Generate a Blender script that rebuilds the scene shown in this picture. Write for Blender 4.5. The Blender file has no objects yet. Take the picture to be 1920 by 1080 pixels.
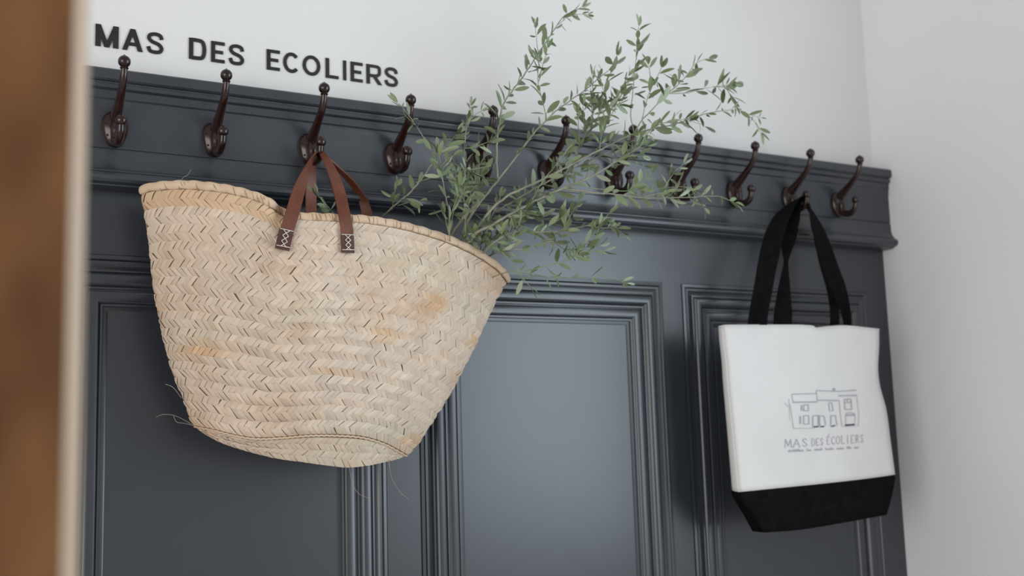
import bpy, math, random
from mathutils import Vector, Matrix, noise
random.seed(7)
PI = math.pi
SC = bpy.context.scene
COL = SC.collection

# ------------------------------------------------------------------ camera
CAM = Vector((0.0, -1.75, 1.30))
F_PX = 2033.4
yaw, pitch, roll = .5155, .1313, -.0307
fwd = Vector((math.sin(yaw)*math.cos(pitch), math.cos(yaw)*math.cos(pitch), math.sin(pitch)))
r0 = Vector((math.cos(yaw), -math.sin(yaw), 0)); u0 = r0.cross(fwd)
RIGHT = r0*math.cos(roll) + u0*math.sin(roll)
UP = u0*math.cos(roll) - r0*math.sin(roll)
cd = bpy.data.cameras.new('camera'); cam = bpy.data.objects.new('camera', cd); COL.objects.link(cam)
cam.matrix_world = Matrix(((RIGHT.x, UP.x, -fwd.x, CAM.x), (RIGHT.y, UP.y, -fwd.y, CAM.y), (RIGHT.z, UP.z, -fwd.z, CAM.z), (0, 0, 0, 1)))
cd.sensor_width = 36; cd.lens = F_PX/1920*36
cd.clip_start = .02
cd.dof.use_dof = True; cd.dof.focus_distance = 1.66; cd.dof.aperture_fstop = 3.6
SC.camera = cam

# ------------------------------------------------------------------ world, window light, exposure
SC.view_settings.view_transform = 'Standard'; SC.view_settings.look = 'None'
SC.view_settings.gamma = 1; SC.view_settings.use_curve_mapping = False
SC.view_settings.exposure = 0.0
w = bpy.data.worlds.new('room_ambient'); SC.world = w; w.use_nodes = True
w.node_tree.nodes['Background'].inputs[0].default_value = (1.0, .985, .965, 1)
w.node_tree.nodes['Background'].inputs[1].default_value = .44
def area(name, loc, aim, sx, sy, power, col):
    l = bpy.data.lights.new(name, 'AREA'); l.shape = 'RECTANGLE'; l.size = sx; l.size_y = sy
    l.energy = power; l.color = col
    o = bpy.data.objects.new(name, l); COL.objects.link(o); o.location = loc
    o.rotation_euler = (Vector(aim)-Vector(loc)).to_track_quat('-Z', 'Y').to_euler()
    return o
XR = 1.978
area('window_daylight', (XR+.03, -1.72, 1.62), (0, -1.72, 1.62), 1.35, 1.35, 32, (.76, .89, 1.0))
area('left_fill', (-2.9, -3.0, 1.4), (1.9, -.6, 1.4), 3.2, 2.4, 90, (1.0, .97, .955))  # unseen fill lamp, added on the left to brighten the side wall

# ------------------------------------------------------------------ pixel <-> place helpers
def ray(x, y):
    return RIGHT*((x-960)/F_PX) - UP*((y-540)/F_PX) + fwd
def P(x, y, Y):                      # point seen at pixel (x, y) on the plane Y metres in front of the camera's foot
    d = ray(x, y); return CAM + d*(Y/d.y)
def W(x, Y, z): return Vector((x, Y-1.75, z+1.30))

# ------------------------------------------------------------------ materials
def mat(name, col, rough=.6, col2=None, scale=6, bump=0, bscale=60, metal=0, spec=.5, stretch=None, rand=0, detail=4, coat=0, sheen=0, ramp=(.35, .65), attr=None):
    m = bpy.data.materials.new(name); m.use_nodes = True; nt = m.node_tree; n = nt.nodes; L = nt.links
    b = n['Principled BSDF']; b.inputs['Base Color'].default_value = (*col, 1)
    b.inputs['Roughness'].default_value = rough; b.inputs['Metallic'].default_value = metal
    b.inputs['Specular IOR Level'].default_value = spec
    b.inputs['Coat Weight'].default_value = coat; b.inputs['Coat Roughness'].default_value = .15
    b.inputs['Sheen Weight'].default_value = sheen
    tc = n.new('ShaderNodeTexCoord'); mp = n.new('ShaderNodeMapping'); L.new(tc.outputs['Object'], mp.inputs[0])
    if stretch: mp.inputs['Scale'].default_value = stretch
    out = None
    if col2:
        t = n.new('ShaderNodeTexNoise'); t.inputs['Scale'].default_value = scale; t.inputs['Detail'].default_value = detail
        L.new(mp.outputs[0], t.inputs['Vector'])
        r = n.new('ShaderNodeValToRGB'); r.color_ramp.elements[0].position = ramp[0]; r.color_ramp.elements[1].position = ramp[1]
        r.color_ramp.elements[0].color = (*col, 1); r.color_ramp.elements[1].color = (*col2, 1)
        L.new(t.outputs['Fac'], r.inputs[0]); out = r.outputs[0]
    if attr or rand:
        mx = n.new('ShaderNodeMix'); mx.data_type = 'RGBA'; mx.blend_type = 'MULTIPLY'; mx.inputs[0].default_value = 1
        if out: L.new(out, mx.inputs[6])
        else: mx.inputs[6].default_value = (*col, 1)
        if attr:
            a = n.new('ShaderNodeAttribute'); a.attribute_name = attr; L.new(a.outputs['Color'], mx.inputs[7])
        else:
            oi = n.new('ShaderNodeObjectInfo'); mr = n.new('ShaderNodeMapRange')
            mr.inputs[3].default_value = 1-rand; mr.inputs[4].default_value = 1+rand
            L.new(oi.outputs['Random'], mr.inputs[0]); L.new(mr.outputs[0], mx.inputs[7])
        out = mx.outputs[2]
    if out: L.new(out, b.inputs['Base Color'])
    if bump:
        t2 = n.new('ShaderNodeTexNoise'); t2.inputs['Scale'].default_value = bscale; t2.inputs['Detail'].default_value = 5
        L.new(mp.outputs[0], t2.inputs['Vector'])
        bp = n.new('ShaderNodeBump'); bp.inputs['Strength'].default_value = bump; bp.inputs['Distance'].default_value = .002
        L.new(t2.outputs['Fac'], bp.inputs['Height']); L.new(bp.outputs[0], b.inputs['Normal'])
    return m
M = dict(
    wall=mat('white_wall_paint', (.80, .80, .785), .85, (.77, .77, .76), 3, .15, 40),
    side=mat('side_wall_paint', (.83, .84, .87), .85, (.81, .82, .85), 3, .15, 40),
    floor=mat('floor_tiles', (.62, .58, .54), .6, (.52, .48, .45), 4, .2, 20),
    paint=mat('slate_blue_satin_paint', (.028, .0340, .0425), .33, (.032, .0385, .0480), 5, .05, 35, stretch=(1, 1, .3), spec=.78),
    letter=mat('black_letter', (.012, .011, .012), .45, (.02, .018, .018), 30, .05, 80),
    iron=mat('brown_enamelled_iron', (.016, .0052, .0045), .22, (.026, .0085, .007), 25, .12, 70, spec=.5, coat=.15),
    screw=mat('dark_screw', (.008, .006, .006), .4, (.02, .015, .012), 90, .1, 90),
    straw=mat('palm_strip', (.640, .520, .405), .62, (.57, .40, .26), 9, .25, 260, attr='tone', detail=3, ramp=(.50, .78)),
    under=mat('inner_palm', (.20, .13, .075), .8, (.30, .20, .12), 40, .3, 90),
    rim=mat('palm_rim', (.66, .50, .35), .62, (.58, .40, .25), 30, .3, 220, ramp=(.45, .7)),
    leather=mat('tan_leather', (.175, .050, .021), .48, (.115, .030, .014), 22, .25, 160),
    tab=mat('dark_leather', (.085, .026, .017), .45, (.055, .018, .012), 40, .25, 160),
    thread=mat('white_thread', (.72, .66, .60), .7, (.6, .52, .46), 80, .1, 200),
    fibre=mat('dry_fibre', (.42, .36, .29), .7, (.3, .25, .2), 50),
    leaf=mat('olive_leaf_face', (.150, .195, .095), .45, (.195, .245, .130), 40, .1, 200, rand=.30),
    leafb=mat('olive_leaf_pale', (.32, .375, .265), .5, (.24, .30, .19), 40, .1, 200, rand=.25),
    stem=mat('olive_twig', (.33, .31, .24), .65, (.22, .22, .15), 60, .3, 200),
    green=mat('young_twig', (.26, .30, .17), .6, (.2, .25, .13), 60, .2, 200),
    canvas=mat('cream_canvas', (.74, .735, .72), .9, (.69, .685, .67), 7, .25, 500),
    black=mat('black_canvas', (.006, .006, .006), .95, (.009, .009, .009), 60, .3, 500, spec=.04),
    ink=mat('grey_print_ink', (.36, .36, .39), .9, (.44, .44, .47), 50),
    inkd=mat('dark_print_ink', (.05, .05, .06), .9, (.10, .10, .11), 50),
    wood=mat('brown_wood', (.215, .098, .036), .75, (.080, .026, .009), 9, .2, 30, stretch=(1.6, 1.6, .9), ramp=(.36, .66), detail=2, spec=.15),
    woodp=mat('post_edge_pale', (.52, .39, .28), .6, (.60, .47, .35), 3, .2, 30, stretch=(2, 2, .4)),
    frame=mat('window_frame_paint', (.7, .7, .7), .5, (.65, .65, .65), 9),
)

# ------------------------------------------------------------------ mesh helpers
class MB:
    def __init__(s): s.v = []; s.f = []; s.c = []
    def add(s, verts, faces, tone=None):
        b = len(s.v); s.v += [Vector(p) for p in verts]; s.f += [tuple(i+b for i in f) for f in faces]
        if tone is not None: s.c += [tone]*len(verts)
        return s
    def box(s, a, b):
        x0, y0, z0 = a; x1, y1, z1 = b
        v = [(x0,y0,z0),(x1,y0,z0),(x1,y1,z0),(x0,y1,z0),(x0,y0,z1),(x1,y0,z1),(x1,y1,z1),(x0,y1,z1)]
        return s.add(v, [(0,3,2,1),(4,5,6,7),(0,1,5,4),(1,2,6,5),(2,3,7,6),(3,0,4,7)])
    def grid(s, fn, nu, nv, tone=None, flip=False):
        v = [fn(i/nu, j/nv) for j in range(nv+1) for i in range(nu+1)]
        f = []
        for j in range(nv):
            for i in range(nu):
                a = j*(nu+1)+i; q = (a, a+1, a+nu+2, a+nu+1); f.append(q[::-1] if flip else q)
        return s.add(v, f, tone)
    def tube(s, pts, rad, seg=8, caps=True, mod=None, flat=None):
        n = len(pts); rings = []; up = None
        if not hasattr(rad, '__len__'): rad = [rad]*n
        for i in range(n):
            t = (pts[min(i+1, n-1)]-pts[max(i-1, 0)])
            t = t.normalized() if t.length > 1e-9 else Vector((0, 0, 1))
            if up is None:
                up = Vector((0, 0, 1)) if abs(t.z) < .9 else Vector((1, 0, 0))
            up = (up - t*up.dot(t)); up = up.normalized() if up.length > 1e-6 else t.orthogonal().normalized()
            sd = t.cross(up)
            for k in range(seg):
                a = 2*PI*k/seg; r = rad[i]*(mod(i, a) if mod else 1)
                fx = flat if flat else 1
                rings.append(pts[i] + up*(math.cos(a)*r) + sd*(math.sin(a)*r*fx))
        f = [(i*seg+k, i*seg+(k+1) % seg, (i+1)*seg+(k+1) % seg, (i+1)*seg+k) for i in range(n-1) for k in range(seg)]
        if caps: f += [tuple(range(seg))[::-1], tuple(range((n-1)*seg, n*seg))]
        return s.add(rings, f)
    def ball(s, c, r, nu=16, nv=10, sc=(1, 1, 1)):
        v = []
        for j in range(nv+1):
            th = PI*j/nv
            for i in range(nu):
                a = 2*PI*i/nu
                v.append(Vector(c)+Vector((r*math.sin(th)*math.cos(a)*sc[0], r*math.sin(th)*math.sin(a)*sc[1], r*math.cos(th)*sc[2])))
        f = [(j*nu+i, (j+1)*nu+i, (j+1)*nu+(i+1) % nu, j*nu+(i+1) % nu) for j in range(nv) for i in range(nu)]
        return s.add(v, f)
    def ribbon(s, pts, wid, th, nsub=1):     # pts centres, wid full width vectors, th thickness
        v = []; n = len(pts)
        for i in range(n):
            t = (pts[min(i+1, n-1)]-pts[max(i-1, 0)]).normalized(); w_ = wid[i]; nn = t.cross(w_).normalized()
            v += [pts[i]-w_*.5-nn*th*.5, pts[i]-nn*th*.5, pts[i]+w_*.5-nn*th*.5, pts[i]+w_*.5+nn*th*.5, pts[i]+nn*th*.5, pts[i]-w_*.5+nn*th*.5]
        f = [(i*6+k, i*6+(k+1) % 6, (i+1)*6+(k+1) % 6, (i+1)*6+k) for i in range(n-1) for k in range(6)]
        f += [(5, 4, 3, 2, 1, 0), tuple(range((n-1)*6, n*6))]
        return s.add(v, f)
def spline(pts, n):                          # catmull-rom through points, n samples, even by length
    pts = [Vector(p) for p in pts]; q = [pts[0]*2-pts[1]]+pts+[pts[-1]*2-pts[-2]]; out = []
    for i in range(1, len(q)-2):
        for k in range(12):
            t = k/12; a, b, c, d = q[i-1:i+3]
            out.append(.5*((2*b)+(c-a)*t+(2*a-5*b+4*c-d)*t*t+(3*b-a-3*c+d)*t**3))
    out.append(pts[-1])
    L = [0]
    for i in range(1, len(out)): L.append(L[-1]+(out[i]-out[i-1]).length)
    res = []; j = 0
    for k in range(n):
        x = L[-1]*k/(n-1)
        while j < len(L)-2 and L[j+1] < x: j += 1
        d = L[j+1]-L[j]; t = (x-L[j])/d if d > 0 else 0
        res.append(out[j].lerp(out[j+1], min(1, max(0, t))))
    return res
def lerp(a, b, t): return a+(b-a)*t
def obj(name, mb, m, parent=None, smooth=40, solid=0):
    me = bpy.data.meshes.new(name)
    off = parent.get('_w', (0, 0, 0)) if parent else (0, 0, 0)
    off = Vector(off)
    me.from_pydata([tuple(p-off) for p in mb.v], [], mb.f); me.update()
    if mb.c:
        ca = me.color_attributes.new('tone', 'FLOAT_COLOR', 'POINT')
        ca.data.foreach_set('color', [x for c in mb.c for x in (*c, 1)])
    if smooth:
        me.polygons.foreach_set('use_smooth', [True]*len(me.polygons)); me.set_sharp_from_angle(angle=math.radians(smooth))
    me.materials.append(m)
    o = bpy.data.objects.new(name, me); COL.objects.link(o)
    if parent: o.parent = parent
    o['_w'] = tuple(off)
    if solid:
        sm = o.modifiers.new('thickness', 'SOLIDIFY'); sm.thickness = solid; sm.offset = 0
    return o
def thing(name, label, cat, loc, group=None):
    o = bpy.data.objects.new(name, None); COL.objects.link(o); o.location = loc; o.empty_display_size = .03
    o['_w'] = tuple(loc); o['label'] = label; o['category'] = cat
    if group: o['group'] = group
    return o
def tag(o, label, cat, group=None):
    o['label'] = label; o['category'] = cat
    if group: o['group'] = group
    return o
def struct(o, label):
    o['kind'] = 'structure'; o['label'] = label; return o

# ------------------------------------------------------------------ room shell
mb = MB(); mb.box((-2.2, 0, 1.75), (XR, .12, 2.75)); mb.box((-2.2, .012, 0), (XR, .12, 1.75))
struct(obj('wall_back', mb, M['wall'], smooth=0), 'white painted wall above the slate blue panelling')
mb = MB()
y0, y1, z0, z1 = -2.42, -1.02, .92, 2.32
mb.box((XR, -3.0, 0), (XR+.22, y0, 2.75)); mb.box((XR, y1, 0), (XR+.22, .12, 2.75))
mb.box((XR, y0, 0), (XR+.22, y1, z0)); mb.box((XR, y0, z1), (XR+.22, y1, 2.75))
struct(obj('wall_right', mb, M['side'], smooth=0), 'plain white side wall at the right end of the panelling')
mb = MB()
for a, b in (((y0, z0), (y0+.05, z1)), ((y1-.05, z0), (y1, z1)), ((y0, z0), (y1, z0+.05)), ((y0, z1-.05), (y1, z1))):
    mb.box((XR+.10, a[0], a[1]), (XR+.15, b[0], b[1]))
struct(obj('window_1', mb, M['frame'], smooth=0), 'white window frame in the side wall beside the camera')
mb = MB(); mb.box((-2.2, -3.0, -.1), (XR+.22, .12, 0))
struct(obj('floor', mb, M['floor'], smooth=0), 'brown tiled floor')

# ------------------------------------------------------------------ panelling
RD = .010                                   # rail face stands this far out from the wall
def arc(c, r, a0, a1, n=6): return [(c[0]+r[0]*math.cos(math.radians(lerp(a0, a1, k/n))), c[1]+r[1]*math.sin(math.radians(lerp(a0, a1, k/n)))) for k in range(n+1)]
prof = [(0, -.002), (.0015, -.002), (.0020, .0020)]
prof += [(.0075, .0030), (.0090, .0010), (.0100, -.0015), (.0105, .0018), (.0150, .0020)]
prof += [(.0200, -.0020), (.0240, -.0030), (.0245, .0025), (.0275, .0030), (.0285, .0008)]
prof += arc((.0385, .001), (.0100, .0075), 170, 15, 9)
prof += [(.0505, .0000), (.0510, .0022), (.0540, .0022), (.0548, -.0012)]
prof += arc((.0655, -.002), (.0090, .0045), 165, 20, 6)
prof += [(.0760, -.0045), (.0765, -.0025), (.0800, -.0025), (.0812, -.0060), (.0850, -.0072), (.0880, -.0085)]
trim = bpy.data.objects.new('trim_1', None); COL.objects.link(trim); trim['kind'] = 'structure'; trim['_w'] = (0, 0, 0)
trim['label'] = 'slate blue painted wall panelling with moulded panels'
ZT, ZB = .289, -1.02                        # moulding outer top and bottom (above camera height)
MW = .088
frames = [(-.425, .120), (.1865, .7295), (.791, 1.3335), (1.3815, 1.912)]
def ybase(d): return 1.75-RD-d
for (a, b) in frames:
    mb = MB(); n = len(prof); v = []
    for (cx, cz, sx, sz) in ((a, ZT, 1, -1), (b, ZT, -1, -1), (b, ZB, -1, 1), (a, ZB, 1, 1)):
        for (u, d) in prof: v.append(W(cx+sx*u, ybase(d), cz+sz*u))
    f = [(c*n+k, c*n+k+1, ((c+1) % 4)*n+k+1, ((c+1) % 4)*n+k) for c in range(4) for k in range(n-1)]
    mb.add(v, f); obj('panel_moulding', mb, M['paint'], trim, smooth=32)
    mb = MB(); mb.box(W(a+MW-.006, ybase(-.0085), ZB+MW-.006), W(b-MW+.006, 1.765, ZT-MW+.006)); obj('panel', mb, M['paint'], trim, smooth=0)
mb = MB(); mb.box(W(-.9, 1.75-RD, ZT), W(XR, 1.765, .41)); obj('rail', mb, M['paint'], trim, smooth=0)
mb = MB(); mb.box(W(-.9, 1.75-RD, -1.30), W(XR, 1.765, ZB)); obj('rail', mb, M['paint'], trim, smooth=0)
edges = [-.9]+[e for fr in frames for e in fr]+[XR]
for k in range(0, len(edges), 2):
    mb = MB(); mb.box(W(edges[k], 1.75-RD, ZB), W(edges[k+1], 1.765, ZT)); obj('stile', mb, M['paint'], trim, smooth=0)

# hook board: one extruded moulded profile, butting against the side wall
bp = [(.001, .573), (.050, .573), (.053, .5705), (.053, .5560), (.0505, .5535), (.0460, .5530), (.0455, .5505), (.0472, .5495), (.0472, .5435),
      (.0440, .5412), (.0425, .5405), (.0425, .5285), (.0402, .5260), (.0402, .5150), (.0385, .5120), (.0385, .4500), (.0363, .4494), (.0363, .4474),
      (.0392, .4468), (.0392, .4340), (.0400, .4270), (.0420, .4205), (.0452, .4155), (.0475, .4135), (.0475, .4118), (.0500, .4105), (.0545, .4080), (.0570, .4035), (.0565, .3985), (.0530, .3945),
      (.0450, .3920), (.0440, .3900), (.0360, .3885), (.0085, .3885), (.001, .3885)]
mb = MB(); n = len(bp)
xs = [-.9, XR-.0005]
v = [W(x, 1.75-d, z) for x in xs for (d, z) in bp]
f = [(k, k+1, n+k+1, n+k) for k in range(n-1)] + [(n-1, 0, n, 2*n-1), tuple(range(n))[::-1], tuple(range(n, 2*n))]
mb.add(v, f)
struct(obj('trim_2', mb, M['paint'], smooth=30), 'slate blue moulded hook board across the top of the panelling')

# ------------------------------------------------------------------ hooks
BF = 1.75-.0385                              # board face
HZ = .478
hook_x = [.2745, .4270, .5870, .7415, .9010, 1.0540, 1.2060, 1.3640, 1.5120, 1.6660, 1.8120]
def hp(d, z, x=0): return W(x, BF-d, HZ+z)
def make_hook(x, label):
    root = thing('coat_hook', label, 'coat hook', W(x, BF, HZ), 'row of brown iron coat hooks')
    X = lambda d, z, dx=0: W(x+dx, BF-d, HZ+z)
    # backplate: shield outline, domed
    out = [(0, .0280), (.009, .0265), (.0165, .0195), (.0192, .0080), (.0182, -.0040), (.0140, -.0160), (.0085, -.0235), (0, -.0262)]
    out = out+[(-a, b) for a, b in out[-2:0:-1]]
    o2 = spline([(a, b, 0) for a, b in out+[out[0]]], 33)[:-1]
    mb = MB(); rings = [(1.0, .0003), (1.05, .0030), (.98, .0062), (.80, .0092), (.52, .0118), (.22, .0135), (.04, .0138)]
    v = [X(d, p.y*s, p.x*s) for (s, d) in rings for p in o2]; n = len(o2)
    f = [(r*n+k, r*n+(k+1) % n, (r+1)*n+(k+1) % n, (r+1)*n+k) for r in range(len(rings)-1) for k in range(n)]
    f.append(tuple(range((len(rings)-1)*n, len(rings)*n)))
    mb.add(v, f); obj('backplate', mb, M['iron'], root, smooth=60)
    # upper arm and its ball
    pth = spline([X(.001, .0125), X(.014, .0215), X(.030, .0315), X(.047, .0430), X(.061, .0540), X(.0700, .0670), X(.0728, .0790), X(.0730, .0865)], 26)
    rad = [lerp(.0105, .0066, min(1, k/11)) if k < 11 else lerp(.0066, .0048, (k-11)/14) for k in range(26)]
    mb = MB(); mb.tube(pth, rad, 14); mb.tube([X(.0728, .0755), X(.0728, .0775), X(.0729, .0795)], [.0052, .0064, .0052], 14)
    obj('upper_arm', mb, M['iron'], root, smooth=60)
    mb = MB(); mb.ball(X(.0730, .0875), .0093, 22, 14); mb.ball(X(.0730, .0966), .0018, 10, 6); obj('upper_ball', mb, M['iron'], root, smooth=60)
    # lower J and its ball
    pth = spline([X(.004, .010), X(.012, .002), X(.013, -.010), X(.016, -.0195), X(.028, -.0240), X(.0415, -.0225), X(.0510, -.0145), X(.0540, -.0035)], 28)
    rad = [lerp(.0095, .0078, k/12) if k < 12 else lerp(.0078, .0054, (k-12)/15) for k in range(28)]
    mb = MB(); mb.tube(pth, rad, 14); obj('lower_arm', mb, M['iron'], root, smooth=60)
    mb = MB(); mb.ball(X(.0545, .0020), .0090, 20, 12); obj('lower_ball', mb, M['iron'], root, smooth=60)
    for (dx, dz, dd) in ((-.0138, .0080, .0086), (-.0112, -.0100, .0086), (.0138, .0080, .0086), (.0112, -.0100, .0086)):
        mb = MB(); c = X(dd, dz, dx)
        mb.tube([c+Vector((0, .002, 0)), c+Vector((0, -.0012, 0))], [.0026, .0022], 10)
        mb.box(c+Vector((-.0018, -.0016, -.0003)), c+Vector((.0018, -.0008, .0003)))
        obj('screw', mb, M['screw'], root, smooth=30)
    return root
hl = ['brown iron coat hook nearest the wooden post, under the letters MAS, empty',
      'brown iron coat hook second from left, under the word DES, empty',
      'brown iron coat hook that carries the woven basket by its leather handles',
      'brown iron coat hook just right of the basket handles, twig crossing its top ball',
      'brown iron coat hook behind upright olive twigs, leftmost of three among the branches',
      'brown iron coat hook amid the olive branches, ball clear against white wall',
      'brown iron coat hook mostly covered by olive leaves, rightmost of the three hidden ones',
      'brown iron coat hook with its top ball touched by the drooping olive leaf ends',
      'empty brown iron coat hook between the olive twig tips and the tote bag hook',
      'brown iron coat hook that carries the black straps of the canvas tote bag',
      'empty brown iron coat hook at the far right end of the board']
for x, l in zip(hook_x, hl): make_hook(x, l)

# ------------------------------------------------------------------ wall letters
def stroke_letter(ch, x0, x1, z0, z1, sw, swv):
    """solid letter from strokes; x/z in wall space"""
    Wd = x1-x0; H = z1-z0; th = .0016; mb = MB(); dep = [0]
    def bar(p, q, w_, ext=0):               # straight bar between centre points with vertical cuts when slanted
        p = Vector((p[0], 0, p[1])); q = Vector((q[0], 0, q[1]))
        d = (q-p).normalized(); nn = Vector((-d.z, 0, d.x))*w_*.5
        if abs(d.x) > .12 and abs(d.z) > .3: nn = Vector((1, 0, 0))*(w_*.5/abs(d.z))*(-1 if d.z > 0 else 1)
        a = [p+nn, p-nn, q-nn, q+nn]
        dep[0] += .00008; v = [W(k.x, 1.7495-t, k.z) for t in (0, th+dep[0]) for k in a]
        mb.add(v, [(0, 1, 2, 3), (7, 6, 5, 4), (0, 4, 5, 1), (1, 5, 6, 2), (2, 6, 7, 3), (3, 7, 4, 0)])
    def curve(pts, w_, n=28, closed=False):
        c = spline([(a, 0, b) for a, b in pts], n); v = []
        for i, p in enumerate(c):
            if closed: d = (c[(i+1) % (n-1)]-c[(i-1) % (n-1)]).normalized()
            else: d = (c[min(i+1, n-1)]-c[max(i-1, 0)]).normalized()
            nn = Vector((-d.z, 0, d.x))*w_*.5
            for t in (0, th):
                for q in (p+nn, p-nn): v.append(W(q.x, 1.7495-t, q.z))
        f = []
        for i in range(n-1):
            a = i*4; b = a+4
            f += [(a, a+1, b+1, b), (a+2, b+2, b+3, a+3), (a, b, b+2, a+2), (a+1, a+3, b+3, b+1)]
        f += [(0, 2, 3, 1), ((n-1)*4, (n-1)*4+1, (n-1)*4+3, (n-1)*4+2)]
        mb.add(v, f)
    h = sw/2; hv = swv/2; X = lambda t: x0+Wd*t; Z = lambda t: z0+H*t
    if ch == 'M':
        bar((x0+hv, z0), (x0+hv, z1), swv); bar((x1-hv, z0), (x1-hv, z1), swv)
        bar((x0+hv, z1), (X(.5), z0), swv*.85); bar((x1-hv, z1), (X(.5), z0), swv*.85)
    elif ch == 'A':
        bar((x0+hv, z0), (X(.5), z1), swv*.95); bar((x1-hv, z0), (X(.5), z1), swv*.95); bar((X(.25), Z(.30)), (X(.75), Z(.30)), sw)
    elif ch == 'E':
        bar((x0+hv, z0), (x0+hv, z1), swv)
        for t, e in ((0, 1), (.5, .88), (1, 1)): zz = min(max(Z(t), z0+h), z1-h); bar((x0+hv, zz), (X(e), zz), sw)
    elif ch == 'L': bar((x0+hv, z0), (x0+hv, z1), swv); bar((x0+hv, z0+h), (x1, z0+h), sw)
    elif ch == 'I': bar((X(.5), z0), (X(.5), z1), Wd)
    elif ch == 'D':
        bar((x0+hv, z0), (x0+hv, z1), swv)
        curve([(x0+hv, z1-h), (X(.48), z1-h), (X(.78), Z(.86)), (x1-hv, Z(.5)), (X(.78), Z(.14)), (X(.48), z0+h), (x0+hv, z0+h)], (sw+swv)/2)
    elif ch in 'OC':
        cx, cz, rx, rz = X(.5), Z(.5), Wd/2-hv, H/2-h
        if ch == 'C': rx *= 1.04
        a0, a1 = (0, 360) if ch == 'O' else (42, 318)
        curve([(cx+rx*math.cos(math.radians(lerp(a0, a1, k/16))), cz+rz*math.sin(math.radians(lerp(a0, a1, k/16)))) for k in range(17)], (sw+swv)/2, 49, ch == 'O')
    elif ch == 'S':
        curve([(x1-h*1.0, Z(.70)), (X(.80), Z(.87)), (X(.5), z1-h), (X(.2), Z(.86)), (X(.12), Z(.71)), (X(.28), Z(.57)), (X(.5), Z(.51)), (X(.74), Z(.44)),
               (X(.89), Z(.28)), (X(.78), Z(.12)), (X(.5), z0+h), (X(.2), Z(.12)), (x0+h*.8, Z(.31))], sw*1.05, 46)
    elif ch == 'R':
        bar((x0+hv, z0), (x0+hv, z1), swv)
        curve([(x0+hv, z1-h), (X(.6), z1-h), (X(.83), Z(.88)), (x1-hv*1.2, Z(.72)), (X(.83), Z(.53)), (X(.6), Z(.44)), (x0+hv, Z(.44))], sw)
        bar((x1-hv*.9, z0), (X(.48), Z(.46)), swv*.9)
    return mb
LT = [('M', 178.8, 222.5, .0074), ('A', 229.5, 268, .0066), ('S', 275.6, 306.6, .0052), ('D', 354.5, 387.3, .0062), ('E', 396, 421.3, .0058), ('S', 429.5, 457.7, .0050),
      ('E', 500.3, 524.8, .0058), ('C', 531.6, 562.3, .0056), ('O', 567.5, 601, .0056), ('L', 610.8, 634.7, .0058), ('I', 643.6, 649.4, .005), ('E', 657.7, 680, .0056), ('R', 687.3, 715.5, .0058), ('S', 721.7, 746, .0048)]
pos = ['M at the left start of the wall name, beside the wooden post', 'A, second letter of the word MAS', 'S that ends the word MAS', 'D that begins the word DES', 'E in the middle of the word DES', 'S that ends the word DES',
       'E that begins the word ECOLIERS', 'C in the word ECOLIERS', 'O in the word ECOLIERS', 'L in the word ECOLIERS', 'I in the word ECOLIERS', 'E between I and R in ECOLIERS', 'R, last but one in the word ECOLIERS', 'S at the far right end of the wall lettering']
for (ch, a, b, sv), ps in zip(LT, pos):
    yy = 70+.1346*((a+b)/2-200)
    xa = P(a, yy, 1.748).x; xb = P(b, yy, 1.748).x
    o = obj('wall_letter', stroke_letter(ch, xa, xb, .6232, .6592, .0055, sv*1.12), M['letter'], smooth=30)
    tag(o, 'black capital letter '+ps, 'letter', 'black letters on the white wall')

# ------------------------------------------------------------------ woven basket
C0 = [(265,353),(285,347),(315,344),(350,343),(390,346),(430,352),(470,362),(500,374),(522,391),(545,401),(600,404),(650,406),(700,410),(760,421),(810,435),(850,449),(890,468),(920,487),(940,503),(953,521)]
C1 = [(365,799),(400,806),(440,816),(480,822),(530,820),(580,816),(630,816),(680,820),(720,832),(745,845),(761,854)]
D0 = [(265,353),(272,400),(280,450),(287,520),(297,580),(310,640),(325,695),(345,745),(355,775),(365,799)]
D1 = [(953,521),(935,552),(915,592),(893,640),(872,682),(850,724),(830,759),(805,797),(782,832),(761,854)]
C2 = [(365,799),(385,813),(420,831),(470,847),(520,859),(570,866),(620,873),(655,876),(690,872),(720,866),(745,860),(761,854)]
NS = 121
def S2(c): return spline([(a, b, 0) for a, b in c], NS)
c0, c1, d0, d1, c2 = map(S2, (C0, C1, D0, D1, C2))
def at(c, t):
    t = min(1, max(0, t))*(NS-1); i = min(int(t), NS-2); return c[i].lerp(c[i+1], t-i)
K00, K10, K01, K11 = c0[0], c0[-1], c1[0], c1[-1]
def bulge(s): return max(0, math.sin(PI*min(1, max(0, s))))**.72
def fpx(s, t):
    p = at(c0, s)*(1-t)+at(c1, s)*t+at(d0, t)*(1-s)+at(d1, t)*s
    p = p-(K00*(1-s)*(1-t)+K10*s*(1-t)+K01*(1-s)*t+K11*s*t)
    wv = t*(1-t)*4*s*(1-s)*4
    p.y += wv*(5*noise.noise(Vector((s*4.5, t*6, 7)))+2.5*noise.noise(Vector((s*13, t*9, 4))))
    return p
YC = 1.665
S_N = .375
def fY(s, t):
    B = lerp(.112, .118, min(1, t/.4)) if t < .4 else lerp(.118, .085, (t-.4)/.6)
    y = YC-B*bulge(s)
    y += .020*math.exp(-((s-S_N)/.022)**2)*math.exp(-t/.05)
    y += (.0035*math.sin(s*9+t*4)+.0045*noise.noise(Vector((s*7, t*5, 2)))+.0016*math.sin(t*28*PI+s*3))*bulge(s)
    return y
def front(s, t):
    p = fpx(s, t); return P(p.x, p.y, fY(s, t))
def base(s, t):
    a = at(c1, s); b = at(c2, s); p = a.lerp(b, t)
    return P(p.x, p.y, lerp(fY(s, 1)+.002, YC-.060*bulge(s), t))
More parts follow.
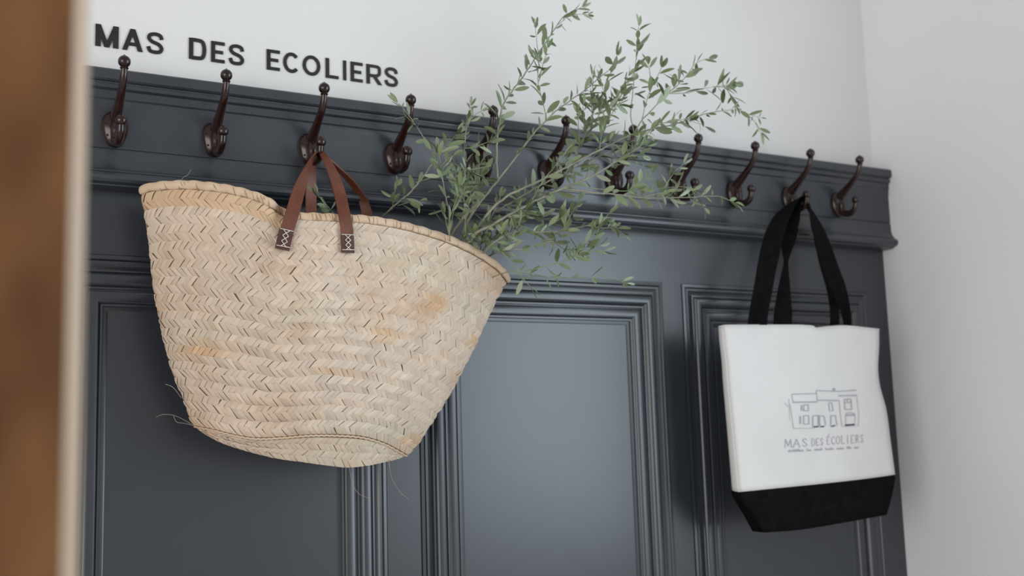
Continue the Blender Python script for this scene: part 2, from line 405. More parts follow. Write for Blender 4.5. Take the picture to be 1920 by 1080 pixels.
def back(s, t):
    a = at(d0, t); b = at(d1, t); L = P(a.x, a.y, YC); R = P(b.x, b.y, YC)
    p = L.lerp(R, s); p.y += .028*bulge(s); p.z += .012*bulge(s)*(1-t); return p
def closing(s, t):
    return base(s, 1).lerp(back(s, 1), t)
basket = thing('woven_basket', 'large woven straw basket with brown leather handles hanging from a hook and holding olive branches', 'basket', P(600, 620, YC))
mb = MB(); mb.grid(front, 90, 60); mb.grid(base, 90, 8); mb.grid(closing, 90, 3); mb.grid(back, 60, 30, flip=True)
obj('body', mb, M['under'], basket, smooth=80, solid=.0018)
rng = random.Random(3)
def normal(fn, s, t, e=.004):
    a = fn(min(1, s+e), t)-fn(max(0, s-e), t); b = fn(s, min(1, t+e))-fn(s, max(0, t-e)); n_ = b.cross(a)
    return n_.normalized() if n_.length > 0 else Vector((0, -1, 0))
def tone(p):
    g = noise.noise(p*7)*.5+noise.noise(p*19)*.5
    k = 1+.10*g+rng.gauss(0, .055); o_ = max(0, noise.noise(Vector((p.x*13+5, p.y*4, p.z*34+3)))-.28)*.9+max(0, rng.gauss(-.12, .09))
    gr = max(0, noise.noise(Vector((p.x*5+9, p.y*3, p.z*16+11)))-.15)*.35
    return (k*(1-.05*o_-gr*.30), k*(1-.42*o_-gr*.04), k*(1-.85*o_-gr*.10))
elems = []
def weave(fn, bands, t0, t1, pitch, flipn=1, pick=True, tophi=False):
    for k in range(bands):
        ta = lerp(t0, t1, k/bands); tb = lerp(t0, t1, (k+1)/bands); tm = (ta+tb)/2
        L = sum((fn((i+1)/24, tm)-fn(i/24, tm)).length for i in range(24)); hgt = (fn(.5, tb)-fn(.5, ta)).length
        n_ = max(4, int(L/pitch)); slant = hgt*.95/L*(1 if k % 2 else -1); ph = rng.random()
        # equal steps of length along the row
        smp = [0]; N = 96
        for i in range(N): smp.append(smp[-1]+(fn((i+1)/N, tm)-fn(i/N, tm)).length)
        def s_of(x):
            x = x*smp[-1]; lo = 0
            while lo < N-1 and smp[lo+1] < x: lo += 1
            return (lo+(x-smp[lo])/max(1e-9, smp[lo+1]-smp[lo]))/N
        for i in range(-1, n_+1):
            cs = (i+ph+rng.gauss(0, .06))/n_; hw = .5/n_*rng.uniform(.93, 1.08); sl = slant*rng.uniform(.85, 1.12)
            ext = rng.uniform(.02, .16)*(tb-ta); lift = .0013*rng.uniform(.6, 1.35); wv = rng.uniform(-.0004, .0006)
            vs = []; ok = True
            for j in range(4):
                q = j/3; tt = lerp(ta-ext, tb+ext*.4, q)
                if tt < t0: tt = t0
                if tt > t1: tt = t1
                cc = cs+sl*(q-.5)
                for m_ in range(3):
                    u = cc+(m_-1)*hw
                    if u < 0 or u > 1: u = min(1, max(0, u))
                    s = s_of(u)
                    p = fn(s, tt); nn = normal(fn, s, tt)*flipn
                    hgt_ = (lift if m_ == 1 else .0002+(.0005 if m_ == 2 else 0))*(1 if 0 < j < 3 else .55)+.0011+(.0007*(1-q))+wv
                    vs.append(p+nn*hgt_)
            wd = (vs[3]-vs[5]).length
            if wd < .0015: continue
            fs = [(j*3+m_, j*3+m_+1, (j+1)*3+m_+1, (j+1)*3+m_) for j in range(3) for m_ in range(2)]
            c = sum(vs, Vector())/12; tn = tone(c)
            if fn is front and tm < .09 and s_of(min(1, max(0, cs))) < .4: tn = (tn[0]*.98, tn[1]*.86, tn[2]*.72)
            face = abs((vs[3]-vs[5]).cross(vs[0]-vs[9]).y)/max(.3, c.y+1.75)**2
            elems.append((face if pick else 0, vs, fs, tn))
weave(front, 28, .028, .992, .0090)
weave(base, 4, .06, 1.0, .0090)
weave(back, 22, .03, 1.0, .011, -1, False)
elems.sort(key=lambda e: -e[0])
for e in elems[:300]:
    mb = MB(); mb.add(e[1], e[2], e[3]); obj('palm_strip', mb, M['straw'], basket, smooth=50)
mb = MB()
for e in elems[300:]: mb.add(e[1], e[2], e[3])
o = obj('weave', mb, M['straw'], basket, smooth=50); o['kind'] = 'stuff'
# rim: wrapped roll along the mouth, front and back
NR = 420
def rim_path(fn, dz=0): return [fn(i/(NR-1), 0)+Vector((0, -.001, -.003+dz)) for i in range(NR)]
mb = MB(); md = lambda i, a: 1+.16*abs(math.sin(i*.118*PI*.5+a*.5))-.08+.05*math.sin(i*.37)
mb.tube(rim_path(front), .0068, 12, True, md, .62)
mb.tube(rim_path(back), .0062, 10, True, md, .62)
obj('rim', mb, M['rim'], basket, smooth=60)
mb = MB()
for i in range(2, 96):                       # short twists of palm that bind the rim
    s = i/97+rng.uniform(-.003, .003); p = front(s, 0); s2 = min(1, s+rng.uniform(.004, .012))
    q = front(s2, rng.uniform(.022, .036)); n_ = normal(front, s, .02)
    if rng.random() < .25: continue
    a = [p+n_*.0044+Vector((0, 0, .0005)), p.lerp(q, .5)+n_*.0046, q+n_*.0018]
    mb.tube(spline(a, 6), [.0003, .0006, .0006, .0006, .0005, .0003], 5)
o = obj('rim_stitching', mb, mat('rim_stitch', (.27, .18, .10), .8, (.38, .26, .15), 60), basket, smooth=60); o['kind'] = 'stuff'
pth = [front(i/199, 1)+Vector((0, -.002, -.001)) for i in range(200)]
mb = MB(); mb.tube(pth, .0017, 8, True, lambda i, a: 1+.30*math.sin(i*1.3+a))
obj('base_seam', mb, M['straw'].copy(), basket, smooth=60)
sm = bpy.data.objects['base_seam'].data; ca = sm.color_attributes.new('tone', 'FLOAT_COLOR', 'POINT')
ca.data.foreach_set('color', [1, .93, .84, 1]*len(sm.vertices))

# leather handles
def strap(name, pts, wa, th=.0028, n=44, m=M['leather'], parent=basket):
    """pts (x,y,Y); wa (width, angle deg from X toward Y, tilt) per point"""
    c = spline([P(*p) for p in pts], n); ws = spline([(w_, a, t) for w_, a, t in wa], n)
    wv = []
    for i in range(n):
        u = i/(n-1)*(len(wa)-1); k = min(int(u), len(wa)-2); f_ = u-k
        wd = lerp(wa[k][0], wa[k+1][0], f_); an = math.radians(lerp(wa[k][1], wa[k+1][1], f_)); ti = math.radians(lerp(wa[k][2], wa[k+1][2], f_))
        wv.append(Vector((math.cos(an)*math.cos(ti), math.sin(an)*math.cos(ti), math.sin(ti)))*wd)
    mb = MB(); mb.ribbon(c, wv, th); return obj(name, mb, m, parent, smooth=50)
Yt = 1.5455
strap('front_handle', [(530,466,Yt),(538,432,Yt),(548,400,Yt+.002),(562,352,1.572),(577,315,1.612),(589,292,1.650),(598,283,1.672),(606,290,1.650),(620,315,1.612),(634,352,1.572),(645,400,Yt),(651,434,Yt-.001),(652,472,Yt-.001)],
      [(.0205,0,-9),(.0205,0,-9),(.0205,2,-10),(.0190,18,-12),(.0165,40,-8),(.0150,60,-4),(.0140,90,0),(.0150,120,4),(.0165,142,8),(.0185,160,10),(.0195,176,5),(.0195,180,2),(.0195,180,0)])
strap('back_handle', [(583,425,1.690),(583,395,1.690),(583,355,1.690),(585,320,1.688),(590,295,1.684),(599,281,1.682),(612,296,1.684),(640,322,1.690),(664,348,1.692),(682,378,1.692),(694,425,1.692)],
      [(.0185,0,0),(.0185,0,0),(.0185,5,0),(.0170,20,0),(.0140,50,0),(.0130,90,0),(.0130,100,0),(.0150,108,0),(.0165,112,0),(.0175,150,0),(.0185,180,0)])
for (x0, y0_, x1, y1_, tilt) in ((537,430,529,468,-9), (651,439,652.5,474,1)):
    a = P(x0, y0_, Yt-.003); b = P(x1, y1_, Yt-.003)
    wv = Vector((math.cos(math.radians(tilt)), 0, math.sin(math.radians(tilt))))*(.0215 if x0 < 600 else .0205)
    mb = MB(); mb.ribbon([a.lerp(b, k/5) for k in range(6)], [wv]*6, .0026); tb_ = obj('handle_tab', mb, M['tab'], basket, smooth=30); tb_['label'] = 'dark leather handle tab'
    mb = MB(); yo = Vector((0, -.0022, 0))
    def q(u, v): return a.lerp(b, v)+wv*(u-.5)+yo
    L_ = [(.02,.04,.98,.04), (.02,.86,.98,.84)]
    for k in range(3): L_ += [(.30,.06+k*.27,.72,.33+k*.27), (.72,.06+k*.27,.30,.33+k*.27)]
    for (u0_, v0, u1, v1) in L_: mb.tube([q(u0_, v0), q((u0_+u1)/2, (v0+v1)/2)+yo*.2, q(u1, v1)], .00062, 6)
    obj('stitching', mb, M['thread'], tb_, smooth=60)
# loose fibres
mb = MB()
for l in ([(340,345,1.62),(343,333,1.60),(352,328,1.60),(358,318,1.61)], [(292,782,1.62),(308,777,1.60),(332,781,1.61),(366,799,1.64)], [(325,778,1.61),(331,791,1.61),(347,794,1.62),(366,799,1.64)],
          [(310,720,1.63),(325,727,1.63),(340,746,1.64)], [(729,860,1.64),(734,895,1.63),(750,922,1.64),(766,936,1.66)], [(655,878,1.63),(660,902,1.64),(672,925,1.65),(694,935,1.66)], [(283,512,1.66),(286,520,1.65),(290,523,1.64)]):
    mb.tube(spline([P(*p) for p in l], 24), .00033, 5)
obj('loose_fibre', mb, M['fibre'], basket, smooth=60)

# ------------------------------------------------------------------ olive branches
def leaf_mesh(name, bend, fold, wd, m, twist=0):
    v = []; prof_ = [(0, .03), (.09, .06), (.20, .52), (.42, .95), (.66, 1.0), (.87, .66), (.96, .34), (1.0, .06)]
    for (u, k) in prof_:
        z = -bend*u*u
        for sgn in (-1, 0, 1):
            y = sgn*wd*.5*k; ro = twist*u
            v.append((u, y*math.cos(ro), z+abs(sgn)*fold*wd*k+y*math.sin(ro)))
    f = [(j*3+i, j*3+i+1, (j+1)*3+i+1, (j+1)*3+i) for j in range(len(prof_)-1) for i in range(2)]
    me = bpy.data.meshes.new(name); me.from_pydata(v, [], f); me.update(); me.polygons.foreach_set('use_smooth', [True]*len(me.polygons)); me.materials.append(m); return me
LM = [leaf_mesh('leaf', b, f_, w_, M[m], tw) for (b, f_, w_, m, tw) in ((.10, .12, .29, 'leaf', 0), (.22, .20, .26, 'leaf', .5), (-.10, .15, .31, 'leaf', -.4), (.12, .10, .29, 'leafb', .2), (.04, .3, .24, 'leafb', -.3), (.18, .12, .34, 'leaf', .2))]
lr = random.Random(11)
def below_rim(p):
    d = p-CAM; z = d.dot(fwd); x = 960+d.dot(RIGHT)/z*F_PX; y = 540-d.dot(UP)/z*F_PX
    return x < 945 and y > rim_y(x)-1
def add_leaf(root, p, d, size, pale=.3):
    if below_rim(p) or below_rim(p+d.normalized()*size): return
    me = LM[lr.choice((3, 4))] if lr.random() < pale else LM[lr.choice((0, 1, 2, 5))]
    x = d.normalized(); up = Vector((lr.gauss(.1, .8), lr.gauss(-.8, .7), lr.gauss(.35, .8)))
    z = (up-x*up.dot(x)).normalized(); y = z.cross(x)
    m_ = Matrix(((x.x, y.x, z.x, 0), (x.y, y.y, z.y, 0), (x.z, y.z, z.z, 0), (0, 0, 0, 1)))
    o = bpy.data.objects.new('leaf', me); COL.objects.link(o); o.parent = root
    o.matrix_local = Matrix.Translation(p-Vector(root['_w'])) @ m_ @ Matrix.Diagonal((size, size*lr.uniform(.8, 1.15), size, 1))
TOT = [0]
def rim_y(x):
    for a, b in zip(c0, c0[1:]):
        if a.x <= x <= b.x: return a.y
    return 1e4
def branch(label, twigs, auto=0, name='olive_branch'):
    """twigs: (points [(x,y,Y)..], r0 mm, r1 mm, leaf spacing mm, leaf size mm, leaf start fraction)"""
    p0 = P(*twigs[0][0][0]); root = thing(name, label, 'olive branch', p0, 'olive branches in the basket')
    T = []
    for tw in twigs:
        pts, ra, rb, sp, ls, st = tw[:6]
        q3 = []
        for (x, y, Y) in pts:
            if x < 950 and y > rim_y(min(x, 952))-4 and Y < 1.68: Y = 1.68
            q3.append(P(x, y, Y))
        T.append((q3, ra, rb, sp*1.42, ls*1.62, st))
    rr = random.Random(len(label)*7+len(twigs))
    base_ = list(T)
    for k in range(auto):
        b = rr.choice([t for t in base_ if (t[0][-1]-t[0][0]).length > .09]); c = spline(b[0], 30); i = rr.randint(9, 26); d = (c[i+1]-c[i]).normalized()
        sd = (d+Vector((rr.gauss(0, .75), rr.gauss(-.1, .35), rr.gauss(.15, .75)))).normalized(); L = rr.uniform(.030, .065)
        e = c[i]+sd*L+d*L*.25; e.y = min(e.y, -.075)
        T.append(([c[i], c[i].lerp(e, .5)+Vector((0, 0, rr.uniform(-.004, .006))), e], 1.0, .5, 14, rr.uniform(29, 38), .15))
    nl = 0
    for (pts, ra, rb, sp, ls, st) in T:
        L = sum((pts[i+1]-pts[i]).length for i in range(len(pts)-1)); n_ = max(6, int(L/.008)); c = spline(pts, n_)
        for i in range(1, n_-1): c[i] += Vector((rr.gauss(0, .0004), rr.gauss(0, .0004), rr.gauss(0, .0004)))
        mt = MB(); mt.tube(c, [lerp(ra, rb, i/(n_-1))*.001 for i in range(n_)], 7)
        obj('stem' if pts is T[0][0] else 'twig', mt, M['stem'] if ra > 1.25 else M['green'], root, smooth=60)
        if not sp: continue
        x = st*L; k = rr.randint(0, 3)
        while x < L and nl < 295:
            u = x/L*(n_-1); i = min(int(u), n_-2); p = c[i].lerp(c[i+1], u-i); d = (c[i+1]-c[i]).normalized()
            a = k*PI/2+rr.gauss(0, .35); o1 = d.orthogonal().normalized(); o2 = d.cross(o1)
            for sg in (0, PI):
                if rr.random() < .17: continue
                s_ = o1*math.cos(a+sg)+o2*math.sin(a+sg); sc_ = ls*.001*rr.uniform(.55, 1.10)*(1-.30*(x/L)**3)
                sd = d*rr.uniform(.25, 1.15)+s_*rr.uniform(.6, 1.1)+Vector((0, 0, rr.gauss(0, .22)))
                q = p+sd.normalized()*sc_
                if q.y > -.062: sd.y = -abs(sd.y)*.3
                add_leaf(root, p, sd, sc_, .32); nl += 1
            x += sp*.001*rr.uniform(.75, 1.3); k += 1
        if sp:
            for q_ in (-.3, .25): add_leaf(root, c[-1], (c[-1]-c[-2]).normalized()+Vector((q_, 0, rr.gauss(0, .2))), ls*.0007, .3); nl += 1
    TOT[0] += nl; return root
Ya = 1.60
branch('tall olive branch whose tip reaches highest against the white wall', [
    ([(820,500,1.63),(860,420,1.62),(905,372,1.61),(934,338,1.60)], 2.6, 2.2, 0, 0, 0),
    ([(934,338,1.60),(931,300,1.59),(935,240,1.58),(946,192,1.57),(979,146,1.56),(1009,101,1.55),(1039,56,1.55),(1058,30,1.55),(1090,14,1.55)], 1.9, .6, 9.5, 22, .20),
    ([(1046,46,1.55),(1072,28,1.54),(1101,27,1.54)], .6, .4, 9, 15, .3), ([(1010,100,1.55),(1006,75,1.54),(1004,50,1.54)], .7, .4, 11, 18, .3)])
branch('olive branch forking to the upper right beneath the highest tip', [
    ([(845,500,1.62),(880,410,1.61),(920,355,1.60),(960,305,1.59),(997,255,1.58),(1022,228,1.57),(1050,202,1.56),(1095,170,1.55),(1122,148,1.55),(1140,133,1.55)], 2.3, .7, 11, 21, .50),
    ([(1025,226,1.57),(1017,185,1.56),(1009,155,1.55),(1010,112,1.55)], .9, .5, 10, 20, .1),
    ([(1120,226,1.55),(1130,190,1.54),(1140,150,1.54),(1156,106,1.54)], .9, .5, 14, 25, .1)], 1)
branch('thick pale stemmed olive branch sloping to the upper right across the hooks', [
    ([(860,490,1.60),(890,440,1.59),(920,423,1.58),(993,382,1.57),(1056,353,1.55),(1109,331,1.54),(1160,300,1.53),(1200,275,1.52)], 2.8, 1.6, 13, 24, .42),
    ([(1200,275,1.52),(1214,250,1.51),(1240,232,1.51),(1290,222,1.50)], 1.2, .6, 10, 23, .1),
    ([(1056,353,1.55),(1110,361,1.54),(1160,365,1.53),(1210,371,1.52),(1290,370,1.52),(1345,368,1.52),(1378,380,1.52)], 1.5, .6, 17, 22, .2),
    ([(1105,352,1.54),(1150,358,1.53),(1215,356,1.52),(1262,351,1.52),(1292,352,1.52),(1318,368,1.52)], .8, .4, 19, 22, .3),
    ([(993,382,1.57),(1018,340,1.56),(1040,312,1.55),(1066,280,1.55)], 1.0, .6, 10, 22, .1)], 8)
branch('olive branch with the long drooping tip at the far right', [
    ([(850,520,1.60),(900,420,1.59),(945,372,1.58),(1000,345,1.57),(1057,316,1.56),(1125,281,1.54),(1189,251,1.53),(1264,233,1.52),(1320,214,1.51),(1372,206,1.50),(1396,211,1.50),(1415,228,1.50),(1426,246,1.50)], 2.6, .5, 12, 23, .50),
    ([(1395,211,1.50),(1410,216,1.50),(1428,220,1.50)], .5, .3, 12, 12, .5),
    ([(1189,251,1.53),(1203,226,1.52),(1226,202,1.51),(1264,165,1.50),(1285,145,1.50),(1305,118,1.50),(1327,110,1.50)], 1.2, .5, 11, 25, .2),
    ([(1252,175,1.50),(1282,175,1.50),(1325,165,1.49),(1366,158,1.49)], .7, .4, 17, 24, .25),
    ([(1189,251,1.53),(1183,215,1.52),(1187,170,1.51),(1190,130,1.50),(1196,98,1.50)], 1.0, .5, 15, 23, .3),
    ([(1203,226,1.52),(1212,190,1.51),(1228,150,1.51),(1240,128,1.51)], .8, .5, 11, 22, .2),
    ([(1125,281,1.54),(1128,250,1.53),(1140,215,1.52),(1165,180,1.52)], 1.0, .5, 10, 24, .1),
    ([(1264,233,1.52),(1290,226,1.52),(1320,236,1.51)], .7, .4, 12, 22, .3)], 10)
branch('leafy olive twig bundle crossing behind the middle hooks', [
    ([(870,500,1.625),(905,420,1.62),(950,385,1.615),(1010,350,1.60),(1070,320,1.59),(1130,290,1.57),(1190,262,1.56)], 1.9, .8, 13, 23, .3),
    ([(1070,320,1.59),(1088,275,1.58),(1105,240,1.57),(1115,200,1.56)], .9, .5, 10, 23, .1),
    ([(1130,290,1.57),(1170,300,1.56),(1205,310,1.55)], .8, .4, 11, 24, .2),
    ([(940,470,1.60),(975,404,1.60),(1018,409,1.60),(1075,412,1.60)], .9, .4, 14, 20, .2)], 9)
branch('olive branch reaching up left past the hook beside the basket handles', [
    ([(700,470,1.65),(715,415,1.64),(735,390,1.63),(770,360,1.62),(800,322,1.61),(815,296,1.61),(808,275,1.61),(795,258,1.61),(780,236,1.605),(763,212,1.60),(747,194,1.60)], 2.0, .6, 14, 20, .40),
    ([(780,343,1.62),(820,330,1.60),(870,320,1.59),(921,311,1.58)], 1.2, .7, 0, 0, 0),
    ([(735,392,1.63),(738,375,1.62),(744,350,1.62)], .8, .4, 7, 17, .2), ([(745,386,1.63),(765,380,1.62),(785,378,1.62)], .8, .4, 8, 17, .2),
    ([(815,296,1.61),(835,275,1.60),(858,250,1.60)], .8, .5, 10, 21, .2)], 3)
branch('thin upright olive twig arching over left of the fifth hook', [
    ([(874,500,1.60),(872,430,1.59),(871,340,1.58),(871,262,1.57),(879,232,1.57),(890,216,1.57),(902,209,1.57)], 1.3, .6, 12, 17, .25),
    ([(873,262,1.60),(874,230,1.60),(882,200,1.60)], .8, .5, 12, 17, .4)], 4)
branch('pale leaved olive twig rising from the rim below the fourth hook', [
    ([(846,500,1.60),(843,438,1.57),(842,400,1.565),(836,370,1.56),(829,330,1.56),(823,290,1.56)], 1.3, .6, 11, 23, .25),
    ([(843,410,1.57),(852,385,1.56),(862,350,1.56)], .9, .5, 9, 23, .2), ([(830,340,1.56),(826,315,1.56),(838,300,1.55),(850,292,1.55)], .8, .5, 12, 20, .3)], 2)
branch('olive twig leaning out low to the right with bright pale tip leaves', [
    ([(880,520,1.60),(915,482,1.58),(939,471,1.57),(965,468,1.56),(985,466,1.56),(1018,455,1.55)], 1.4, .6, 12, 19, .45),
    ([(939,471,1.57),(955,487,1.56),(971,509,1.55),(994,537,1.55)], .9, .5, 13, 20, .3),
    ([(985,508,1.56),(1015,501,1.55),(1059,489,1.54),(1097,473,1.53),(1122,461,1.53)], 1.0, .6, 14, 24, .25),
    ([(951,470,1.57),(963,440,1.56),(975,415,1.56),(985,395,1.56)], .8, .5, 9, 21, .2)], 4)
branch('olive twig running right above the top of the middle panel', [
    ([(890,500,1.59),(920,460,1.58),(950,440,1.57),(977,435,1.57),(1040,434,1.56),(1085,426,1.55),(1131,416,1.54)], 1.4, .8, 14, 21, .35),
    ([(1131,416,1.54),(1150,426,1.54),(1170,440,1.54)], .7, .4, 9, 17, .3), ([(1131,416,1.54),(1140,402,1.54),(1152,390,1.54)], .7, .4, 14, 21, .5),
    ([(1043,435,1.56),(1058,448,1.56),(1072,462,1.56)], .7, .4, 12, 18, .3)], 6)
branch('lowest olive twig lying along the moulding of the middle panel', [
    ([(900,530,1.60),(955,509,1.59),(999,515,1.58),(1049,521,1.58),(1106,519,1.57),(1141,519,1.57),(1174,531,1.57)], 1.2, .5, 21, 19, .15)])
branch('dense cluster of dark olive leaves just above the basket rim', [
    ([(880,500,1.63),(900,455,1.62),(920,410,1.61),(938,370,1.61)], 1.4, .7, 9, 20, .2),
    ([(890,490,1.64),(930,440,1.64),(965,410,1.63),(1005,385,1.63)], 1.4, .7, 9, 20, .2),
    ([(860,480,1.65),(872,420,1.65),(895,380,1.65),(900,330,1.64)], 1.2, .7, 9, 20, .2),
    ([(900,480,1.62),(905,440,1.61),(918,405,1.60),(921,385,1.60)], 1.1, .6, 0, 20, .3),
    ([(840,470,1.66),(850,400,1.66),(870,350,1.65),(905,300,1.65),(915,270,1.65)], 1.2, .7, 10, 20, .3)], 7)
branch('small olive sprig showing between the two leather handles', [
    ([(640,430,1.62),(628,405,1.61),(612,385,1.60),(596,366,1.60)], 1.0, .6, 9, 20, .45)], 0, 'olive_sprig')

# ------------------------------------------------------------------ tote bag
def tY(x, y):                                # depth of the bag's front cloth
    v = (y-612)/300
    y_ = 1.606-.012*max(0, min(1.3, v))
    y_ += .0035*math.sin((x-1352)/46+v*.8)*(1-.55*min(1, max(0, v)))+.0025*math.sin((x-1400)/21-v*2)*(1-min(1, max(0, v)))
    return y_
def edge(c, n=41): return spline([(a, b, 0) for a, b in c], n)
def coons(cc0, cc1, dd0, dd1):
    a0, a1, b0, b1 = map(edge, (cc0, cc1, dd0, dd1))
    def g(c, t): t = t*40; i = min(int(t), 39); return c[i].lerp(c[i+1], t-i)
    def fn(s, t):
        p = g(a0, s)*(1-t)+g(a1, s)*t+g(b0, t)*(1-s)+g(b1, t)*s
        return p-(a0[0]*(1-s)*(1-t)+a0[-1]*s*(1-t)+a1[0]*(1-s)*t+a1[-1]*s*t)
    return fn
top_ = [(1356,613),(1364,610.5),(1400,610),(1450,610),(1500,610),(1523,611),(1531,616),(1560,613),(1590,611),(1620,614),(1648,617)]
mid_ = [(1384,923),(1460,915),(1540,907),(1620,898),(1678,890)]
lf_ = [(1356,613),(1358,640),(1363,680),(1366,720),(1371,770),(1377,830),(1386,923)]
rt_ = [(1648,617),(1648,650),(1646,690),(1650,725),(1662,770),(1670,830),(1678,890)]
cf = coons(top_, mid_, lf_, rt_)
bot_ = [(1434,998),(1500,993),(1580,980),(1662,965)]
bf_ = coons(mid_, bot_, [(1384,923),(1387,932),(1410,963),(1434,998)], [(1678,890),(1677,905),(1670,938),(1662,965)])
tote = thing('tote_bag', 'cream canvas tote bag with black base and black straps hanging at the right', 'bag', P(1515, 760, 1.62))
def cfront(s, t): p = cf(s, t); return P(p.x, p.y, tY(p.x, p.y)+.010*abs(2*s-1)**6)
def bfront(s, t): p = bf_(s, t); return P(p.x, p.y, tY(p.x, p.y)+.010*abs(2*s-1)**6*(1-t)+.012*t)
def behind(fn, d0_, d1_): return lambda s, t: fn(s, t)+Vector((0, lerp(d0_, d1_, t), .003*(1-t)))
cback = behind(cfront, .014, .020); bback = behind(bfront, .020, .034)
mb = MB(); mb.grid(cfront, 36, 30); mb.grid(cback, 24, 16, flip=True)
mb.grid(lambda s, t: cfront(0, t).lerp(cback(0, t), s)+Vector((-.002*math.sin(PI*s), 0, 0)), 5, 24, flip=True)
mb.grid(lambda s, t: cfront(1, t).lerp(cback(1, t), s), 5, 24)
obj('canvas_body', mb, M['canvas'], tote, smooth=50, solid=.001)
mb = MB(); mb.grid(bfront, 30, 10); mb.grid(bback, 20, 8, flip=True)
mb.grid(lambda s, t: bfront(0, t).lerp(bback(0, t), s), 4, 10, flip=True); mb.grid(lambda s, t: bfront(1, t).lerp(bback(1, t), s), 4, 10)
mb.grid(lambda s, t: bfront(s, 1).lerp(bback(s, 1), t), 20, 4)
o = obj('base_panel', mb, M['black'], tote, smooth=40, solid=.001); o['label'] = 'black canvas base'
mb = MB(); mb.tube([cfront(i/40, 0)+Vector((0, -.0006, -.0005)) for i in range(41)], .0011, 6); obj('top_hem', mb, M['canvas'], tote)
# straps: webbing 37 mm wide
w_ = .038
strap('front_strap', [(1419,620,1.630),(1422,590,1.626),(1431,540,1.618),(1442,480,1.628),(1457,425,1.642),(1478,390,1.656),(1503,370,1.668),(1519,390,1.658),(1535,432,1.642),(1557,500,1.628),(1577,555,1.618),(1587,590,1.622),(1590,622,1.628)],
      [(w_,-35,0),(w_,-35,0),(w_,-35,-4),(w_*1.05,-40,-8),(w_*1.0,-48,-12),(w_*.85,-65,-12),(w_*.5,-90,0),(w_*.75,-150,14),(w_*.95,-190,16),(w_,-205,16),(w_,-212,12),(w_*.60,-225,0),(w_*.35,-230,0)], .0016, 60, M['black'], tote)
strap('back_strap', [(1467,630,1.626),(1468,590,1.630),(1470,545,1.638),(1473,500,1.648),(1478,450,1.660),(1488,400,1.670),(1504,372,1.676),(1522,402,1.674),(1540,455,1.668),(1556,520,1.655),(1564,570,1.640),(1565,610,1.628),(1565,630,1.626)],
      [(w_*1.05,-30,0),(w_*.95,-30,0),(w_*.62,-30,0),(w_*.22,-30,0),(w_*.85,-40,0),(w_*.9,-60,0),(w_*.5,-90,0),(w_*.8,-140,10),(w_*.9,-190,10),(w_*.9,-210,10),(w_*.6,-220,0),(w_*.5,-230,0),(w_*.5,-230,0)], .0016, 60, M['black'], tote)
# print on the front: house drawing and name
def tp(x, y): return P(x, y, tY(x, y)-.0016)
def ink(lines, name, m, lw):
    mb = MB()
    for ln in lines:
        wd = lw
        pts = ln
        if isinstance(ln, tuple): wd, pts = ln
        for i in range(len(pts)-1):
            a = Vector((*pts[i], 0)); b = Vector((*pts[i+1], 0)); n_ = max(1, int((b-a).length/14)); d = (b-a).normalized(); o_ = Vector((-d.y, d.x, 0))*wd*.5
            for k in range(n_):
                p = a.lerp(b, k/n_)-d*wd*.15; q_ = a.lerp(b, (k+1)/n_)+d*wd*.15
                mb.add([tp(c.x, c.y) for c in (p+o_, p-o_, q_-o_, q_+o_)], [(0, 1, 2, 3)])
    return obj(name, mb, m, tote, smooth=0)
def hx(x, y): return (1440+x/6.355, 700+y/6.355)
H_ = []
def pl(*c, w=1.0): H_.append((w, [hx(*p) for p in c]))
pl((285,248),(575,240), w=1.5); pl((575,205),(850,215),(1055,200), w=1.6); pl((300,345),(590,340), w=2.2); pl((590,320),(850,325), w=2.2); pl((840,268),(1055,262), w=2.2)
pl((285,248),(300,345)); pl((575,205),(590,320)); pl((775,205),(778,180),(795,180),(797,205), w=1.4)
pl((265,360),(305,655),(560,655), w=.8); pl((850,330),(865,500),(885,630), w=.9); pl((1060,270),(1085,470),(1080,620),(885,635), w=.8); pl((250,300),(262,560), w=.7); pl((200,350),(240,400), w=.7)
pl((425,375),(428,445),(485,445),(482,375),(425,375), w=1.5); pl((400,380),(402,445), w=1.8); pl((425,505),(430,605),(490,605),(488,505),(425,505), w=1.4); pl((385,510),(390,600), w=2.6)
pl((535,640),(535,510),(600,500),(602,640), w=1.7); pl((620,640),(615,505),(670,510),(690,620), w=1.5); pl((750,630),(750,505),(805,505),(825,620), w=1.6)
pl((725,350),(735,445),(780,445),(760,350),(725,350), w=1.3); pl((910,310),(920,430),(1000,430),(990,305),(910,310), w=1.7); pl((915,350),(995,345), w=1.6); pl((945,350),(950,300), w=1.4)
pl((925,500),(1035,495), w=3.2); pl((930,480),(980,465),(1035,480), w=1.4); pl((925,500),(930,610), w=.9); pl((1040,500),(1035,600), w=.9)
ink(H_, 'house_print', M['ink'], 1)
K_ = [(2.6, [hx(545,637), hx(595,635)]), (2.4, [hx(625,635), hx(670,633)]), (2.4, [hx(755,632), hx(800,622)]), (3.0, [hx(922,618), hx(1030,610)])]
for k_ in K_: ink([k_], 'print_sill', M['inkd'], 1)
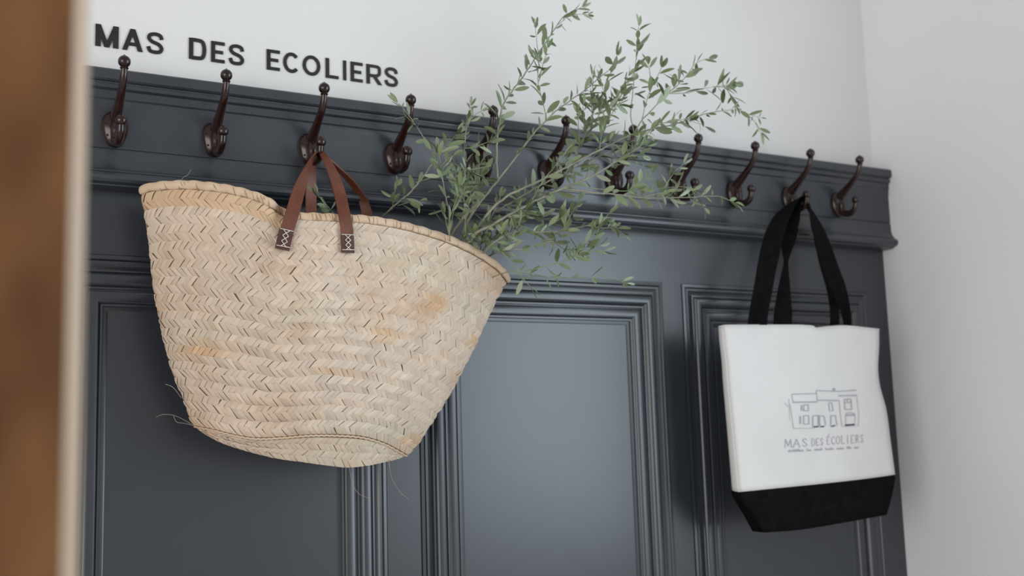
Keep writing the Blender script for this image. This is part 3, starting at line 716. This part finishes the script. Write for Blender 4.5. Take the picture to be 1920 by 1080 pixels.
SER = {'M': [[(0,0),(.08,1)],[(.08,1),(.5,.12),(.9,1)],[(.9,1),(1,0)],[(-.06,0),(.12,0)],[(.86,0),(1.1,0)]], 'A': [[(0,0),(.5,1),(1,0)],[(.2,.36),(.8,.36)],[(-.1,0),(.15,0)],[(.85,0),(1.1,0)]],
       'S': [[(.9,.8),(.6,1),(.2,.9),(.15,.68),(.5,.5),(.88,.32),(.8,.08),(.4,0),(.08,.2)]], 'D': [[(.1,0),(.1,1),(.5,1),(.95,.75),(.95,.25),(.5,0),(.1,0)]], 'E': [[(.85,.85),(.85,1),(.1,1),(.1,0),(.9,0),(.9,.15)],[(.1,.5),(.65,.5)]],
       'C': [[(.9,.8),(.6,1),(.2,.85),(.05,.5),(.2,.15),(.6,0),(.92,.2)]], 'O': [[(.5,1),(.12,.8),(.02,.5),(.12,.2),(.5,0),(.88,.2),(.98,.5),(.88,.8),(.5,1)]], 'L': [[(.1,1),(.1,0),(.85,0),(.88,.15)],[(-.05,1),(.3,1)]],
       'I': [[(.5,1),(.5,0)],[(.2,1),(.8,1)],[(.2,0),(.8,0)]], 'R': [[(.1,0),(.1,1),(.6,1),(.85,.8),(.6,.52),(.1,.5)],[(.5,.5),(.98,0)]]}
LN = []
def word(txt, xa, xb, yb, slope, h, lw, acc=()):
    n_ = len(txt); st = (xb-xa)/n_
    for i, ch in enumerate(txt):
        wf = .78 if ch in 'MAODC' else (.34 if ch == 'I' else .62)
        x0_ = xa+st*(i+.5)-st*wf/2
        for s_ in SER[ch]: LN.append((lw, [(x0_+u*st*wf, yb+slope*(x0_+u*st*wf-xa)-v*h) for u, v in s_]))
        if i in acc: LN.append((lw, [(x0_+st*.25, yb+slope*(x0_-xa)-h*1.12), (x0_+st*.48, yb+slope*(x0_-xa)-h*1.4)]))
word('MAS', 1470.5, 1517, 838.5, -.03, 15, 1.15); word('DES', 1521, 1545, 836.0, -.05, 13.5, 1.0); word('ECOLIERS', 1549, 1621, 834.0, -.06, 15, 1.0, (0,))
ink(LN, 'name_print', M['ink'], 1)
SC_ = []; rs = random.Random(5); x = 1478
while x < 1614:                               # the small script line underneath, too faint to read
    wl = rs.choice((16, 9, 26, 14, 30)); pts = []; u = 0
    while u < wl and x+u < 1614:
        yb = 848-.055*(x+u-1478); pts.append((x+u, yb-(0 if len(pts) % 2 else rs.choice((3, 3.5, 5))))); u += 1.7
    if len(pts) > 1: SC_.append((1.0, pts))
    x += wl+5
ink(SC_, 'script_print', M['ink'], 1)

# ------------------------------------------------------------------ wooden post in the foreground
def ground(px, dep):
    d = ray(px, 540); h = CAM+d*dep; return Vector((h.x, h.y))
A = ground(144, .46); B = ground(157, .505); Cc = ground(-420, .37)
Dd = B+(Cc-A)
post = thing('wooden_post', 'out of focus brown wooden post with pale edge close at the left', 'post', (A.x, A.y, 0))
mb = MB(); v = [(p.x, p.y, z) for z in (0.0, 2.5) for p in (A, B, Dd, Cc)]
def slab(pp, m, name):
    mb = MB(); v = [(p.x, p.y, z) for z in (0.0, 2.5) for p in pp]
    mb.add(v, [(0,3,2,1),(4,5,6,7),(0,1,5,4),(1,2,6,5),(2,3,7,6),(3,0,4,7)]); return obj(name, mb, m, post, smooth=0)
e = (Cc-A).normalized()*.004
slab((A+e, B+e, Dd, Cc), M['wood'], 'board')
slab((A, B, B+e, A+e), M['woodp'], 'edge_strip')['label'] = 'pale edge of the post'  # narrow edge face in a lighter colour than the board
for o in bpy.data.objects:
    if '_w' in o: del o['_w']
print('leaves', TOT[0], 'strips', len(elems))
